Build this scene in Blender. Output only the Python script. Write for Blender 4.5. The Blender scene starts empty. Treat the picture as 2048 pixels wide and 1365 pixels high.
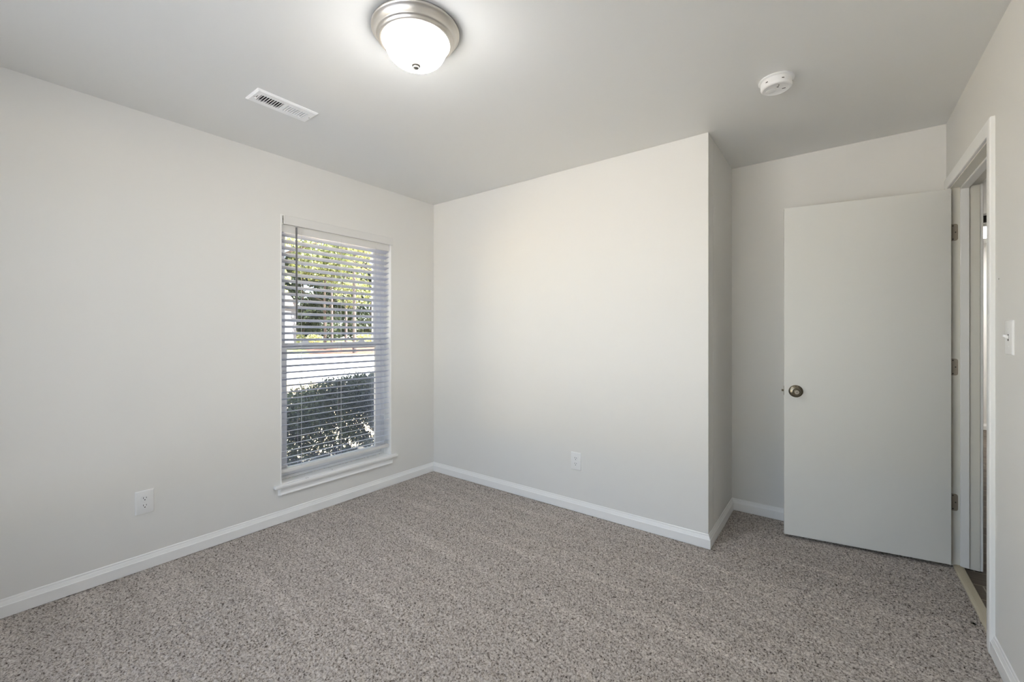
import bpy, math, random
import numpy as np
from math import radians, sin, cos, pi
from mathutils import Vector, Matrix

random.seed(7)
RNG = np.random.default_rng(11)
S = bpy.context.scene
COL = S.collection

# ------------------------------------------------------------------ camera
CX, CY_, CZ = 2.944, -2.688, 1.257
YAW = radians(37.2015)
cam_d = bpy.data.cameras.new('camera')
cam_d.sensor_fit = 'HORIZONTAL'
cam_d.sensor_width = 36.0
cam_d.lens = 853.39 / 2048 * 36.0
cam_d.shift_y = -14.47 / 2048
cam_d.clip_start = 0.02
cam_d.clip_end = 400
cam = bpy.data.objects.new('camera', cam_d)
COL.objects.link(cam)
cam.location = (CX, CY_, CZ)
cam.rotation_euler = (pi / 2, 0, YAW)
S.camera = cam

# ------------------------------------------------------------------ world, sun, exposure
W = bpy.data.worlds.new('world')
S.world = W
W.use_nodes = True
nt = W.node_tree
nt.nodes.clear()
sky = nt.nodes.new('ShaderNodeTexSky')
sky.sky_type = 'NISHITA'
sky.sun_disc = False
sky.sun_elevation = radians(52)
sky.sun_rotation = radians(62)
sky.air_density = 1.0
sky.dust_density = 1.0
bg = nt.nodes.new('ShaderNodeBackground')
bg.inputs['Strength'].default_value = 0.55
wo = nt.nodes.new('ShaderNodeOutputWorld')
haze = nt.nodes.new('ShaderNodeMix')          # thin bright haze over the blue sky
haze.data_type = 'RGBA'
haze.inputs['Factor'].default_value = 0.45
haze.inputs['B'].default_value = (3.4, 3.3, 3.2, 1)
nt.links.new(sky.outputs[0], haze.inputs['A'])
nt.links.new(haze.outputs['Result'], bg.inputs[0])
nt.links.new(bg.outputs[0], wo.inputs[0])

sun_d = bpy.data.lights.new('sun', 'SUN')
sun_d.energy = 26.0
sun_d.color = (1.0, 0.985, 0.965)
sun_d.angle = radians(0.55)
sun = bpy.data.objects.new('sun', sun_d)
COL.objects.link(sun)
sun.location = (8, -5, 12)
sv = Vector((0.55, 0.36, 0.85)).normalized()          # towards the sun
sun.rotation_euler = sv.to_track_quat('Z', 'Y').to_euler()

LAMP_EMIT = 68.0
HALL_EMIT = 12.0
S.view_settings.view_transform = 'Standard'
S.view_settings.look = 'None'
S.view_settings.exposure = 0.91
S.view_settings.gamma = 1.0
S.view_settings.use_curve_mapping = False
S.cycles.max_bounces = 14
S.cycles.diffuse_bounces = 8
S.cycles.transparent_max_bounces = 24
S.cycles.sample_clamp_indirect = 6.0
S.cycles.caustics_reflective = False
S.cycles.caustics_refractive = False
S.cycles.use_denoising = True

# ------------------------------------------------------------------ dimensions (metres)
H = 2.44                # ceiling
J = 2.349               # closet corner, x
D = 0.706               # alcove depth
R = 3.439               # right wall
YF = -3.45              # wall behind the camera
TW = 0.112              # inner wall thickness
JN, JF = -0.160, 0.600  # door opening, near and far jamb faces
HZ = 2.046              # head jamb underside
WY0, WY1, WZ0, WZ1 = -1.358, -0.469, 0.255, 2.056   # window opening


# ------------------------------------------------------------------ materials
def srgb(r, g, b):
    def f(c):
        c /= 255.0
        return c / 12.92 if c <= 0.04045 else ((c + 0.055) / 1.055) ** 2.4
    return (f(r), f(g), f(b), 1.0)


def mat(name, col, rough=0.5, metal=0.0, spec=0.5, bump=0.0, bscale=200.0, var=0.0, vscale=3.0, emit=None, estr=0.0):
    m = bpy.data.materials.new(name)
    m.use_nodes = True
    n = m.node_tree.nodes
    l = m.node_tree.links
    b = n['Principled BSDF']
    b.inputs['Base Color'].default_value = col
    b.inputs['Roughness'].default_value = rough
    b.inputs['Metallic'].default_value = metal
    b.inputs['Specular IOR Level'].default_value = spec
    if emit is not None:
        b.inputs['Emission Color'].default_value = emit
        b.inputs['Emission Strength'].default_value = estr
    tc = n.new('ShaderNodeTexCoord')
    if var > 0:
        ns = n.new('ShaderNodeTexNoise')
        ns.inputs['Scale'].default_value = vscale
        ns.inputs['Detail'].default_value = 4
        l.new(tc.outputs['Object'], ns.inputs['Vector'])
        mx = n.new('ShaderNodeMix')
        mx.data_type = 'RGBA'
        l.new(ns.outputs['Fac'], mx.inputs['Factor'])
        a = [max(0, c * (1 - var)) for c in col[:3]] + [1]
        c2 = [min(1, c * (1 + var)) for c in col[:3]] + [1]
        mx.inputs['A'].default_value = a
        mx.inputs['B'].default_value = c2
        l.new(mx.outputs['Result'], b.inputs['Base Color'])
    if bump > 0:
        nb = n.new('ShaderNodeTexNoise')
        nb.inputs['Scale'].default_value = bscale
        nb.inputs['Detail'].default_value = 3
        l.new(tc.outputs['Object'], nb.inputs['Vector'])
        bp = n.new('ShaderNodeBump')
        bp.inputs['Strength'].default_value = bump
        bp.inputs['Distance'].default_value = 0.002
        l.new(nb.outputs['Fac'], bp.inputs['Height'])
        l.new(bp.outputs['Normal'], b.inputs['Normal'])
    return m


M = {}
M['wall'] = mat('wall_paint', srgb(226, 225, 222), 0.55, spec=0.35, bump=0.06, bscale=350, var=0.012, vscale=2.0)
M['ceil'] = mat('ceiling_paint', srgb(226, 226, 224), 0.42, spec=0.4, bump=0.05, bscale=260, var=0.012, vscale=1.5)
M['trim'] = mat('trim_paint', srgb(240, 240, 239), 0.35, spec=0.45)
M['door'] = mat('door_paint', srgb(226, 226, 222), 0.42, spec=0.4, bump=0.03, bscale=120)
M['jamb'] = mat('jamb_paint', srgb(226, 224, 216), 0.4, spec=0.4)
M['plastic'] = mat('white_plastic', srgb(236, 236, 236), 0.3)
M['slat'] = mat('blind_sky_tinted', srgb(206, 210, 223), 0.4)  # white slats with the sky's blue cast mixed into the colour
M['valance'] = mat('valance_white', srgb(222, 221, 219), 0.4)
M['vinyl'] = mat('window_vinyl', srgb(230, 231, 234), 0.4)
M['cord'] = mat('cord_white', srgb(205, 205, 205), 0.8)
M['wand'] = mat('wand_smoke', srgb(96, 95, 98), 0.3)
M['dark'] = mat('dark_recess', srgb(38, 36, 34), 0.7)
M['slot'] = mat('slot_dark', srgb(70, 68, 66), 0.7)
M['nickel'] = mat('brushed_nickel', srgb(222, 217, 210), 0.42, metal=1.0, bump=0.02, bscale=500)
M['finial'] = mat('finial_nickel', srgb(150, 147, 142), 0.6, metal=0.7)
M['bronze'] = mat('aged_nickel', srgb(136, 128, 112), 0.3, metal=1.0)
M['hinge'] = mat('hinge_metal', srgb(168, 160, 148), 0.42, metal=0.85)
M['louvre'] = mat('louvre_paint', srgb(244, 244, 244), 0.4)
M['duct'] = mat('duct_dark', srgb(175, 175, 175), 0.6)
M['bark'] = mat('bark', srgb(70, 60, 52), 0.9, var=0.3, vscale=8, bump=0.8, bscale=30)
M['pinebark'] = mat('pine_bark', srgb(84, 76, 71), 0.9, var=0.3, vscale=6, bump=0.8, bscale=20)
M['stem'] = mat('shrub_stem', srgb(84, 74, 66), 0.9)
M['siding'] = mat('house_siding', srgb(122, 122, 126), 0.7)
M['shingle'] = mat('roof_shingle', srgb(104, 100, 98), 0.9, var=0.2, vscale=10)
M['winglass'] = mat('house_glass', srgb(40, 46, 54), 0.1)
M['strip'] = mat('threshold_vinyl', srgb(196, 188, 166), 0.55, bump=0.2, bscale=90)


def leaf_mat(name, c1, c2, trans=0.35):
    m = bpy.data.materials.new(name)
    m.use_nodes = True
    n, l = m.node_tree.nodes, m.node_tree.links
    b = n['Principled BSDF']
    b.inputs['Roughness'].default_value = 0.6
    tc = n.new('ShaderNodeTexCoord')
    ns = n.new('ShaderNodeTexNoise')
    ns.inputs['Scale'].default_value = 1.7
    ns.inputs['Detail'].default_value = 6
    l.new(tc.outputs['Object'], ns.inputs['Vector'])
    cr = n.new('ShaderNodeValToRGB')
    cr.color_ramp.elements[0].position = 0.35
    cr.color_ramp.elements[1].position = 0.65
    cr.color_ramp.elements[0].color = c1
    cr.color_ramp.elements[1].color = c2
    l.new(ns.outputs['Fac'], cr.inputs['Fac'])
    l.new(cr.outputs['Color'], b.inputs['Base Color'])
    t = n.new('ShaderNodeBsdfTranslucent')
    l.new(cr.outputs['Color'], t.inputs['Color'])
    mx = n.new('ShaderNodeMixShader')
    mx.inputs['Fac'].default_value = trans
    l.new(b.outputs[0], mx.inputs[1])
    l.new(t.outputs[0], mx.inputs[2])
    l.new(mx.outputs[0], n['Material Output'].inputs['Surface'])
    return m


M['leaf_bright'] = leaf_mat('leaf_bright', srgb(140, 143, 88), srgb(200, 199, 142), 0.45)
M['leaf_mid'] = leaf_mat('leaf_mid', srgb(92, 102, 62), srgb(146, 150, 98), 0.35)
M['leaf_dark'] = leaf_mat('leaf_dark', srgb(34, 44, 28), srgb(62, 70, 40), 0.25)
M['leaf_hedge'] = leaf_mat('leaf_hedge', srgb(52, 62, 52), srgb(84, 96, 66), 0.2)


def glass_mat():
    m = bpy.data.materials.new('window_glass')
    m.use_nodes = True
    n, l = m.node_tree.nodes, m.node_tree.links
    n.remove(n['Principled BSDF'])
    tr = n.new('ShaderNodeBsdfTransparent')
    tr.inputs['Color'].default_value = (0.97, 0.98, 0.985, 1)
    gl = n.new('ShaderNodeBsdfGlossy')
    gl.inputs['Roughness'].default_value = 0.01
    fr = n.new('ShaderNodeFresnel')
    fr.inputs['IOR'].default_value = 1.3
    mx = n.new('ShaderNodeMixShader')
    l.new(fr.outputs[0], mx.inputs['Fac'])
    l.new(tr.outputs[0], mx.inputs[1])
    l.new(gl.outputs[0], mx.inputs[2])
    l.new(mx.outputs[0], n['Material Output'].inputs['Surface'])
    return m


M['glass'] = glass_mat()


def screen_mat():
    m = bpy.data.materials.new('insect_screen')
    m.use_nodes = True
    n, l = m.node_tree.nodes, m.node_tree.links
    b = n['Principled BSDF']
    b.inputs['Base Color'].default_value = srgb(150, 156, 176)
    b.inputs['Roughness'].default_value = 0.6
    tr = n.new('ShaderNodeBsdfTransparent')
    mx = n.new('ShaderNodeMixShader')
    mx.inputs['Fac'].default_value = 0.17
    l.new(tr.outputs[0], mx.inputs[1])
    l.new(b.outputs[0], mx.inputs[2])
    l.new(mx.outputs[0], n['Material Output'].inputs['Surface'])
    return m


M['screen'] = screen_mat()


def emit_mat(name, col, strength, base):
    m = bpy.data.materials.new(name)
    m.use_nodes = True
    b = m.node_tree.nodes['Principled BSDF']
    b.inputs['Base Color'].default_value = base
    b.inputs['Roughness'].default_value = 0.25
    b.inputs['Emission Color'].default_value = col
    b.inputs['Emission Strength'].default_value = strength
    return m


M['dome'] = emit_mat('frosted_dome', (1.0, 0.985, 0.965, 1), LAMP_EMIT, srgb(240, 240, 238))
dm = M['dome'].node_tree                      # glow graded by height: weak sides spare the ceiling, tip dimmed for the finial
tcd = dm.nodes.new('ShaderNodeTexCoord')
sxy = dm.nodes.new('ShaderNodeSeparateXYZ')
dm.links.new(tcd.outputs['Object'], sxy.inputs[0])
crv = dm.nodes.new('ShaderNodeFloatCurve')
mz = dm.nodes.new('ShaderNodeMapRange')
mz.inputs['From Min'].default_value = -0.050
mz.inputs['From Max'].default_value = -0.135
dm.links.new(sxy.outputs['Z'], mz.inputs['Value'])
cv = crv.mapping.curves[0]
cv.points[0].location = (0.0, 0.10)
cv.points[1].location = (1.0, 0.05)
for px_, py_ in ((0.25, 0.12), (0.68, 0.85), (0.86, 1.1), (0.955, 0.08)):
    cv.points.new(px_, py_)
crv.mapping.update()
dm.links.new(mz.outputs['Result'], crv.inputs['Value'])
mm = dm.nodes.new('ShaderNodeMath')
mm.operation = 'MULTIPLY'
mm.inputs[1].default_value = LAMP_EMIT
dm.links.new(crv.outputs[0], mm.inputs[0])
dm.links.new(mm.outputs[0], dm.nodes['Principled BSDF'].inputs['Emission Strength'])
M['panel'] = emit_mat('hall_diffuser', (1.0, 0.97, 0.93, 1), HALL_EMIT, srgb(240, 240, 238))


def carpet_mat():
    m = bpy.data.materials.new('frieze_carpet')
    m.use_nodes = True
    n, l = m.node_tree.nodes, m.node_tree.links
    b = n['Principled BSDF']
    b.inputs['Roughness'].default_value = 0.95
    b.inputs['Specular IOR Level'].default_value = 0.1
    b.inputs['Sheen Weight'].default_value = 0.15
    tc = n.new('ShaderNodeTexCoord')
    # fibre speckle: several yarn tones
    ns = n.new('ShaderNodeTexNoise')
    ns.inputs['Scale'].default_value = 125
    ns.inputs['Detail'].default_value = 3.0
    ns.inputs['Roughness'].default_value = 0.65
    l.new(tc.outputs['Object'], ns.inputs['Vector'])
    cr = n.new('ShaderNodeValToRGB')
    e = cr.color_ramp.elements
    e[0].position = 0.33
    e[0].color = srgb(66, 57, 50)
    e[1].position = 0.70
    e[1].color = srgb(216, 210, 203)
    k = e.new(0.43)
    k.color = srgb(158, 150, 143)
    k = e.new(0.54)
    k.color = srgb(190, 183, 176)
    l.new(ns.outputs['Fac'], cr.inputs['Fac'])
    # brushed pile: long streaks left by vacuuming, running along the room
    mp = n.new('ShaderNodeMapping')
    mp.inputs['Scale'].default_value = (0.5, 8.0, 1.0)
    mp.inputs['Rotation'].default_value = (0, 0, radians(3))
    l.new(tc.outputs['Object'], mp.inputs['Vector'])
    n2 = n.new('ShaderNodeTexNoise')
    n2.inputs['Scale'].default_value = 1.6
    n2.inputs['Detail'].default_value = 5
    l.new(mp.outputs[0], n2.inputs['Vector'])
    r2 = n.new('ShaderNodeMapRange')
    r2.inputs['From Min'].default_value = 0.50
    r2.inputs['From Max'].default_value = 0.72
    r2.inputs['To Min'].default_value = 0.97
    r2.inputs['To Max'].default_value = 1.17
    l.new(n2.outputs['Fac'], r2.inputs['Value'])
    vm = n.new('ShaderNodeMix')
    vm.data_type = 'RGBA'
    vm.blend_type = 'MULTIPLY'
    vm.inputs['Factor'].default_value = 1.0
    l.new(cr.outputs['Color'], vm.inputs['A'])
    l.new(r2.outputs['Result'], vm.inputs['B'])
    l.new(vm.outputs['Result'], b.inputs['Base Color'])
    return m


M['carpet'] = carpet_mat()


def plank_mat():
    m = bpy.data.materials.new('grey_plank_floor')
    m.use_nodes = True
    n, l = m.node_tree.nodes, m.node_tree.links
    b = n['Principled BSDF']
    b.inputs['Roughness'].default_value = 0.75
    b.inputs['Specular IOR Level'].default_value = 0.2
    tc = n.new('ShaderNodeTexCoord')
    br = n.new('ShaderNodeTexBrick')
    br.inputs['Color1'].default_value = srgb(88, 80, 72)
    br.inputs['Color2'].default_value = srgb(112, 103, 94)
    br.inputs['Mortar'].default_value = srgb(150, 142, 130)
    br.inputs['Scale'].default_value = 1.0
    br.inputs['Mortar Size'].default_value = 0.003
    br.inputs['Brick Width'].default_value = 1.1
    br.inputs['Row Height'].default_value = 0.16
    mp = n.new('ShaderNodeMapping')
    mp.inputs['Location'].default_value = (0.32, 0.045, 0)
    l.new(tc.outputs['Object'], mp.inputs['Vector'])
    l.new(mp.outputs[0], br.inputs['Vector'])
    mp2 = n.new('ShaderNodeMapping')
    mp2.inputs['Scale'].default_value = (4, 40, 1)
    l.new(tc.outputs['Object'], mp2.inputs['Vector'])
    ns = n.new('ShaderNodeTexNoise')
    ns.inputs['Scale'].default_value = 1.5
    ns.inputs['Detail'].default_value = 5
    l.new(mp2.outputs[0], ns.inputs['Vector'])
    mx = n.new('ShaderNodeMix')
    mx.data_type = 'RGBA'
    mx.blend_type = 'OVERLAY'
    mx.inputs['Factor'].default_value = 0.5
    l.new(br.outputs['Color'], mx.inputs['A'])
    l.new(ns.outputs['Fac'], mx.inputs['B'])
    l.new(mx.outputs['Result'], b.inputs['Base Color'])
    return m


M['plank'] = plank_mat()


def ground_mat(name, c1, c2, scale):
    m = bpy.data.materials.new(name)
    m.use_nodes = True
    n, l = m.node_tree.nodes, m.node_tree.links
    b = n['Principled BSDF']
    b.inputs['Roughness'].default_value = 0.95
    tc = n.new('ShaderNodeTexCoord')
    ns = n.new('ShaderNodeTexNoise')
    ns.inputs['Scale'].default_value = scale
    ns.inputs['Detail'].default_value = 8
    l.new(tc.outputs['Object'], ns.inputs['Vector'])
    cr = n.new('ShaderNodeValToRGB')
    cr.color_ramp.elements[0].position = 0.35
    cr.color_ramp.elements[1].position = 0.65
    cr.color_ramp.elements[0].color = c1
    cr.color_ramp.elements[1].color = c2
    l.new(ns.outputs['Fac'], cr.inputs['Fac'])
    l.new(cr.outputs['Color'], b.inputs['Base Color'])
    return m


M['lawn'] = ground_mat('dry_lawn', srgb(180, 160, 124), srgb(206, 190, 158), 2.5)
M['road'] = ground_mat('pale_concrete', srgb(188, 189, 192), srgb(206, 207, 210), 1.2)
M['straw'] = ground_mat('pine_straw', srgb(92, 56, 40), srgb(128, 90, 70), 4.0)
M['grass'] = ground_mat('green_grass', srgb(96, 104, 50), srgb(134, 138, 78), 3.0)


# ------------------------------------------------------------------ helpers
def tag(o, label=None, cat=None, group=None, kind=None):
    if label: o['label'] = label
    if cat: o['category'] = cat
    if group: o['group'] = group
    if kind: o['kind'] = kind
    return o


def empty(name, loc=(0, 0, 0), rz=0.0, label=None, cat=None, group=None, kind=None):
    o = bpy.data.objects.new(name, None)
    o.empty_display_size = 0.05
    COL.objects.link(o)
    o.location = loc
    o.rotation_euler = (0, 0, rz)
    return tag(o, label, cat, group, kind)


class MB:
    def __init__(self):
        self.v, self.f = [], []

    def add(self, vs, fs):
        k = len(self.v)
        self.v += [tuple(p) for p in vs]
        self.f += [tuple(i + k for i in q) for q in fs]
        return self

    def box(self, x0, x1, y0, y1, z0, z1):
        vs = [(x0, y0, z0), (x1, y0, z0), (x1, y1, z0), (x0, y1, z0), (x0, y0, z1), (x1, y0, z1), (x1, y1, z1), (x0, y1, z1)]
        return self.add(vs, [(0, 3, 2, 1), (4, 5, 6, 7), (0, 1, 5, 4), (1, 2, 6, 5), (2, 3, 7, 6), (3, 0, 4, 7)])

    def lathe(self, prof, n=64, c=(0, 0, 0), axis='Z'):
        """prof: (r, h) pairs; r = 0 closes with a pole."""
        rings, vs, fs = [], [], []
        for r, h in prof:
            if r < 1e-6:
                rings.append([len(vs)])
                vs.append((0, 0, h))
            else:
                rings.append(list(range(len(vs), len(vs) + n)))
                vs += [(r * cos(2 * pi * i / n), r * sin(2 * pi * i / n), h) for i in range(n)]
        for a, b in zip(rings, rings[1:]):
            for i in range(n):
                j = (i + 1) % n
                if len(a) == 1 and len(b) == 1: continue
                if len(a) == 1: fs.append((a[0], b[j], b[i]))
                elif len(b) == 1: fs.append((a[i], a[j], b[0]))
                else: fs.append((a[i], a[j], b[j], b[i]))
        if axis == 'Y': vs = [(x, z, y) for x, y, z in vs]      # height along +y
        if axis == '-Y': vs = [(x, -z, y) for x, y, z in vs]
        if axis == 'X': vs = [(z, y, x) for x, y, z in vs]
        vs = [(x + c[0], y + c[1], z + c[2]) for x, y, z in vs]
        return self.add(vs, fs)

    def tube(self, pts, r, n=8, r1=None):
        pts = [Vector(p) for p in pts]
        vs, fs = [], []
        m = len(pts)
        for i, p in enumerate(pts):
            d = (pts[min(i + 1, m - 1)] - pts[max(i - 1, 0)]).normalized()
            u = d.orthogonal().normalized() if i == 0 else (u - d * u.dot(d)).normalized()
            w = d.cross(u)
            rr = r if r1 is None else r + (r1 - r) * i / (m - 1)
            vs += [p + (u * cos(2 * pi * k / n) + w * sin(2 * pi * k / n)) * rr for k in range(n)]
        for i in range(m - 1):
            for k in range(n):
                j = (k + 1) % n
                fs.append((i * n + k, i * n + j, (i + 1) * n + j, (i + 1) * n + k))
        fs.append(tuple(reversed(range(n))))
        fs.append(tuple(range((m - 1) * n, m * n)))
        return self.add(vs, fs)

    def build(self, name, m, parent=None, smooth=False, bevel=0.0, seg=2, angle=35):
        me = bpy.data.meshes.new(name)
        me.from_pydata(self.v, [], self.f)
        me.validate()
        import bmesh
        bm = bmesh.new()
        bm.from_mesh(me)
        bmesh.ops.recalc_face_normals(bm, faces=bm.faces)
        bm.to_mesh(me)
        bm.free()
        me.materials.append(m)
        if smooth:
            me.shade_smooth()
            me.set_sharp_from_angle(angle=radians(angle))
        o = bpy.data.objects.new(name, me)
        COL.objects.link(o)
        if parent: o.parent = parent
        if bevel > 0:
            b = o.modifiers.new('bevel', 'BEVEL')
            b.width = bevel
            b.segments = seg
            b.limit_method = 'ANGLE'
            b.angle_limit = radians(40)
        return o


def struct(name, mb, m, label=None, **k):
    o = mb.build(name, m, **k)
    o['kind'] = 'structure'
    if label: o['label'] = label
    return o


def sweep(prof, A, B, nrm, mA=0, mB=0):
    """Extrude a (depth, z) profile from A to B (plan points); nrm points into the room.
    mA / mB: +1 inside mitre (shorter with depth), -1 outside mitre, 0 square."""
    A, B, nrm = Vector(A), Vector(B), Vector(nrm)
    t = (B - A).normalized()
    mb = MB()
    vs = []
    for P, s in ((A, mA), (B, -mB)):
        for d, z in prof:
            q = P + nrm * d + t * d * s
            vs.append((q.x, q.y, z))
    k = len(prof)
    fs = [(i, (i + 1) % k, k + (i + 1) % k, k + i) for i in range(k)]
    fs += [tuple(range(k)), tuple(range(2 * k - 1, k - 1, -1))]
    return mb.add(vs, fs)


def mesh_np(name, verts, quads, m, parent=None, smooth=False):
    me = bpy.data.meshes.new(name)
    verts = np.asarray(verts, dtype=np.float32)
    quads = np.asarray(quads, dtype=np.int32)
    me.vertices.add(len(verts))
    me.vertices.foreach_set('co', verts.ravel())
    k = quads.shape[1]
    me.loops.add(quads.size)
    me.loops.foreach_set('vertex_index', quads.ravel())
    me.polygons.add(len(quads))
    me.polygons.foreach_set('loop_start', np.arange(0, quads.size, k, dtype=np.int32))
    me.polygons.foreach_set('loop_total', np.full(len(quads), k, dtype=np.int32))
    me.update(calc_edges=True)
    me.materials.append(m)
    if smooth: me.shade_smooth()
    o = bpy.data.objects.new(name, me)
    COL.objects.link(o)
    if parent: o.parent = parent
    return o


# ------------------------------------------------------------------ room shell
def carpet():
    """Tufted pile as a finely displaced sheet: true relief, so the tufts shade each other."""
    parts = [(-0.0, R, YF, 0.0), (J, R, 0.0, D), (R, R + 0.012, JN, JF)]
    st = 0.0045
    allv, allq, off = [], [], 0
    for x0, x1, y0, y1 in parts:
        nx = max(3, int(round((x1 - x0) / st)) + 1)
        ny = max(3, int(round((y1 - y0) / st)) + 1)
        gx, gy = np.meshgrid(np.linspace(x0, x1, nx), np.linspace(y0, y1, ny))
        h = RNG.random((ny, nx))
        h = h + 0.35 * (np.roll(h, 1, 0) + np.roll(h, 1, 1))
        h = h / h.max()
        z = -0.0105 + 0.0135 * h
        jx = (RNG.random((ny, nx)) - 0.5) * st * 0.8
        jy = (RNG.random((ny, nx)) - 0.5) * st * 0.8
        jx[:, [0, -1]] = 0
        jy[[0, -1], :] = 0
        allv.append(np.stack([gx + jx, gy + jy, z], -1).reshape(-1, 3))
        i = np.arange(ny * nx).reshape(ny, nx)
        q = np.stack([i[:-1, :-1], i[:-1, 1:], i[1:, 1:], i[1:, :-1]], -1).reshape(-1, 4)
        allq.append(q + off)
        off += ny * nx
    o = mesh_np('floor', np.concatenate(allv), np.concatenate(allq), M['carpet'], smooth=True)
    return tag(o, 'beige and grey flecked cut pile carpet covering the bedroom floor', 'carpet', kind='structure')


carpet()
struct('floor_subfloor', MB().box(-0.15, R + TW, YF - 0.12, D + 0.12, -0.14, -0.02), M['plank'])

VX, VY, VIX, VIY = 0.6625, -1.6435, 0.034, 0.118        # ceiling register opening
struct('ceiling', MB().box(-0.15, VX - VIX, YF - 0.12, D + 0.12, H, H + 0.14).box(VX + VIX, R + TW, YF - 0.12, D + 0.12, H, H + 0.14)
       .box(VX - VIX, VX + VIX, YF - 0.12, VY - VIY, H, H + 0.14).box(VX - VIX, VX + VIX, VY + VIY, D + 0.12, H, H + 0.14), M['ceil'])
struct('wall_left', MB().box(-0.15, 0, YF - 0.12, WY0, -0.02, H).box(-0.15, 0, WY1, 0.12, -0.02, H)
       .box(-0.15, 0, WY0, WY1, -0.02, WZ0 - 0.022).box(-0.15, 0, WY0, WY1, WZ1, H), M['wall'])
struct('wall_back', MB().box(0, J, 0, 0.12, -0.02, H), M['wall'], bevel=0.002)
struct('wall_closet', MB().box(J - 0.12, J, 0.12, D, -0.02, H), M['wall'])
struct('wall_alcove', MB().box(J - 0.12, R + TW, D, D + 0.12, -0.02, H), M['wall'])
struct('wall_right', MB().box(R, R + TW, YF - 0.12, JN - 0.018, -0.02, H).box(R, R + TW, JF + 0.018, D, -0.02, H)
       .box(R, R + TW, JN - 0.018, JF + 0.018, HZ + 0.018, H), M['wall'])
FX0, FX1, FZ0, FZ1 = 0.50, 2.66, 0.28, 2.20      # unseen window added behind the camera to fill the room with daylight
struct('wall_front', MB().box(0, FX0, YF - 0.12, YF, -0.02, H).box(FX1, R, YF - 0.12, YF, -0.02, H)
       .box(FX0, FX1, YF - 0.12, YF, -0.02, FZ0).box(FX0, FX1, YF - 0.12, YF, FZ1, H), M['wall'])
w2 = empty('fill_window', ((FX0 + FX1) / 2, YF - 0.06, FZ0), kind='structure')
fw, fh = (FX1 - FX0) / 2, FZ1 - FZ0
MB().box(-fw, -fw + 0.05, -0.06, 0.0, 0, fh).box(fw - 0.05, fw, -0.06, 0.0, 0, fh).box(-fw + 0.05, fw - 0.05, -0.06, 0.0, 0, 0.05).box(
    -fw + 0.05, fw - 0.05, -0.06, 0.0, fh - 0.05, fh).box(-0.025, 0.025, -0.05, -0.01, 0.05, fh - 0.05).build('window_frame', M['vinyl'], w2, bevel=0.002)
MB().box(-fw + 0.05, fw - 0.05, -0.032, -0.028, 0.05, fh - 0.05).build('pane', M['glass'], w2)
MB().box(-fw - 0.04, fw + 0.04, 0.06, 0.09, -0.022, 0).box(-fw, fw, 0.0, 0.06, -0.022, 0).build('window_sill', M['trim'], w2, bevel=0.004)

BB = [(0, 0), (0.0140, 0), (0.0140, 0.0505), (0.0134, 0.0520), (0.0112, 0.0535), (0.0106, 0.0555), (0.0062, 0.0680),
      (0.0046, 0.0692), (0.0042, 0.0730), (0.0036, 0.0775), (0.0015, 0.0803), (0, 0.0805)]
struct('baseboard_left', sweep(BB, (0, YF), (0, 0), (1, 0), 1, 1), M['trim'], smooth=True, angle=20)
struct('baseboard_back', sweep(BB, (0, 0), (J, 0), (0, -1), 1, -1), M['trim'], smooth=True, angle=20)
struct('baseboard_closet', sweep(BB, (J, 0), (J, D), (1, 0), -1, 1), M['trim'], smooth=True, angle=20)
struct('baseboard_alcove', sweep(BB, (J, D), (R, D), (0, -1), 1, 1), M['trim'], smooth=True, angle=20)
CW = 0.058
CN0 = JN - 0.005            # near casing inner edge
CF0 = JF + 0.005
struct('baseboard_right', sweep(BB, (R, YF), (R, CN0 - CW + 0.001), (-1, 0), 1, 0), M['trim'], smooth=True, angle=20)

# ---- door frame: casing on the room side, jambs, stops, casing on the hall side
fr = empty('trim_1', (R, (JN + JF) / 2, 0), kind='structure')
fr['label'] = 'white painted frame around the open bedroom doorway'
OX, OY = R, (JN + JF) / 2


def fbox(mb, x0, x1, y0, y1, z0, z1):
    return mb.box(x0 - OX, x1 - OX, y0 - OY, y1 - OY, z0, z1)


# casing profile across its width: (w, thickness), thin at the opening, thick and rounded outside
CP = [(0.0, 0.0), (0.0, 0.0105), (0.003, 0.0125), (0.020, 0.0135), (0.030, 0.0150), (0.044, 0.0165), (0.050, 0.0165), (0.055, 0.0150), (CW, 0.0110), (CW, 0.0)]
CT = HZ + 0.005             # casing inner top


def casing(side):
    """U-shaped mitred casing; side = -1 projects to -x from x=R, +1 to +x from the hall face."""
    xb = R if side < 0 else R + TW
    mb = MB()
    k = len(CP)
    path = []
    for corner in range(4):
        row = []
        for w, t in CP:
            y = (CN0 - w) if corner in (0, 1) else (CF0 + w)
            z = (0.0 if corner in (0, 3) else CT + w)
            row.append((xb + side * t - OX, y - OY, z))
        path.append(row)
    vs = [p for row in path for p in row]
    fs = []
    for a in range(3):
        for i in range(k):
            j = (i + 1) % k
            fs.append((a * k + i, a * k + j, (a + 1) * k + j, (a + 1) * k + i))
    fs += [tuple(range(k)), tuple(range(3 * k, 4 * k))]
    return mb.add(vs, fs)


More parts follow.
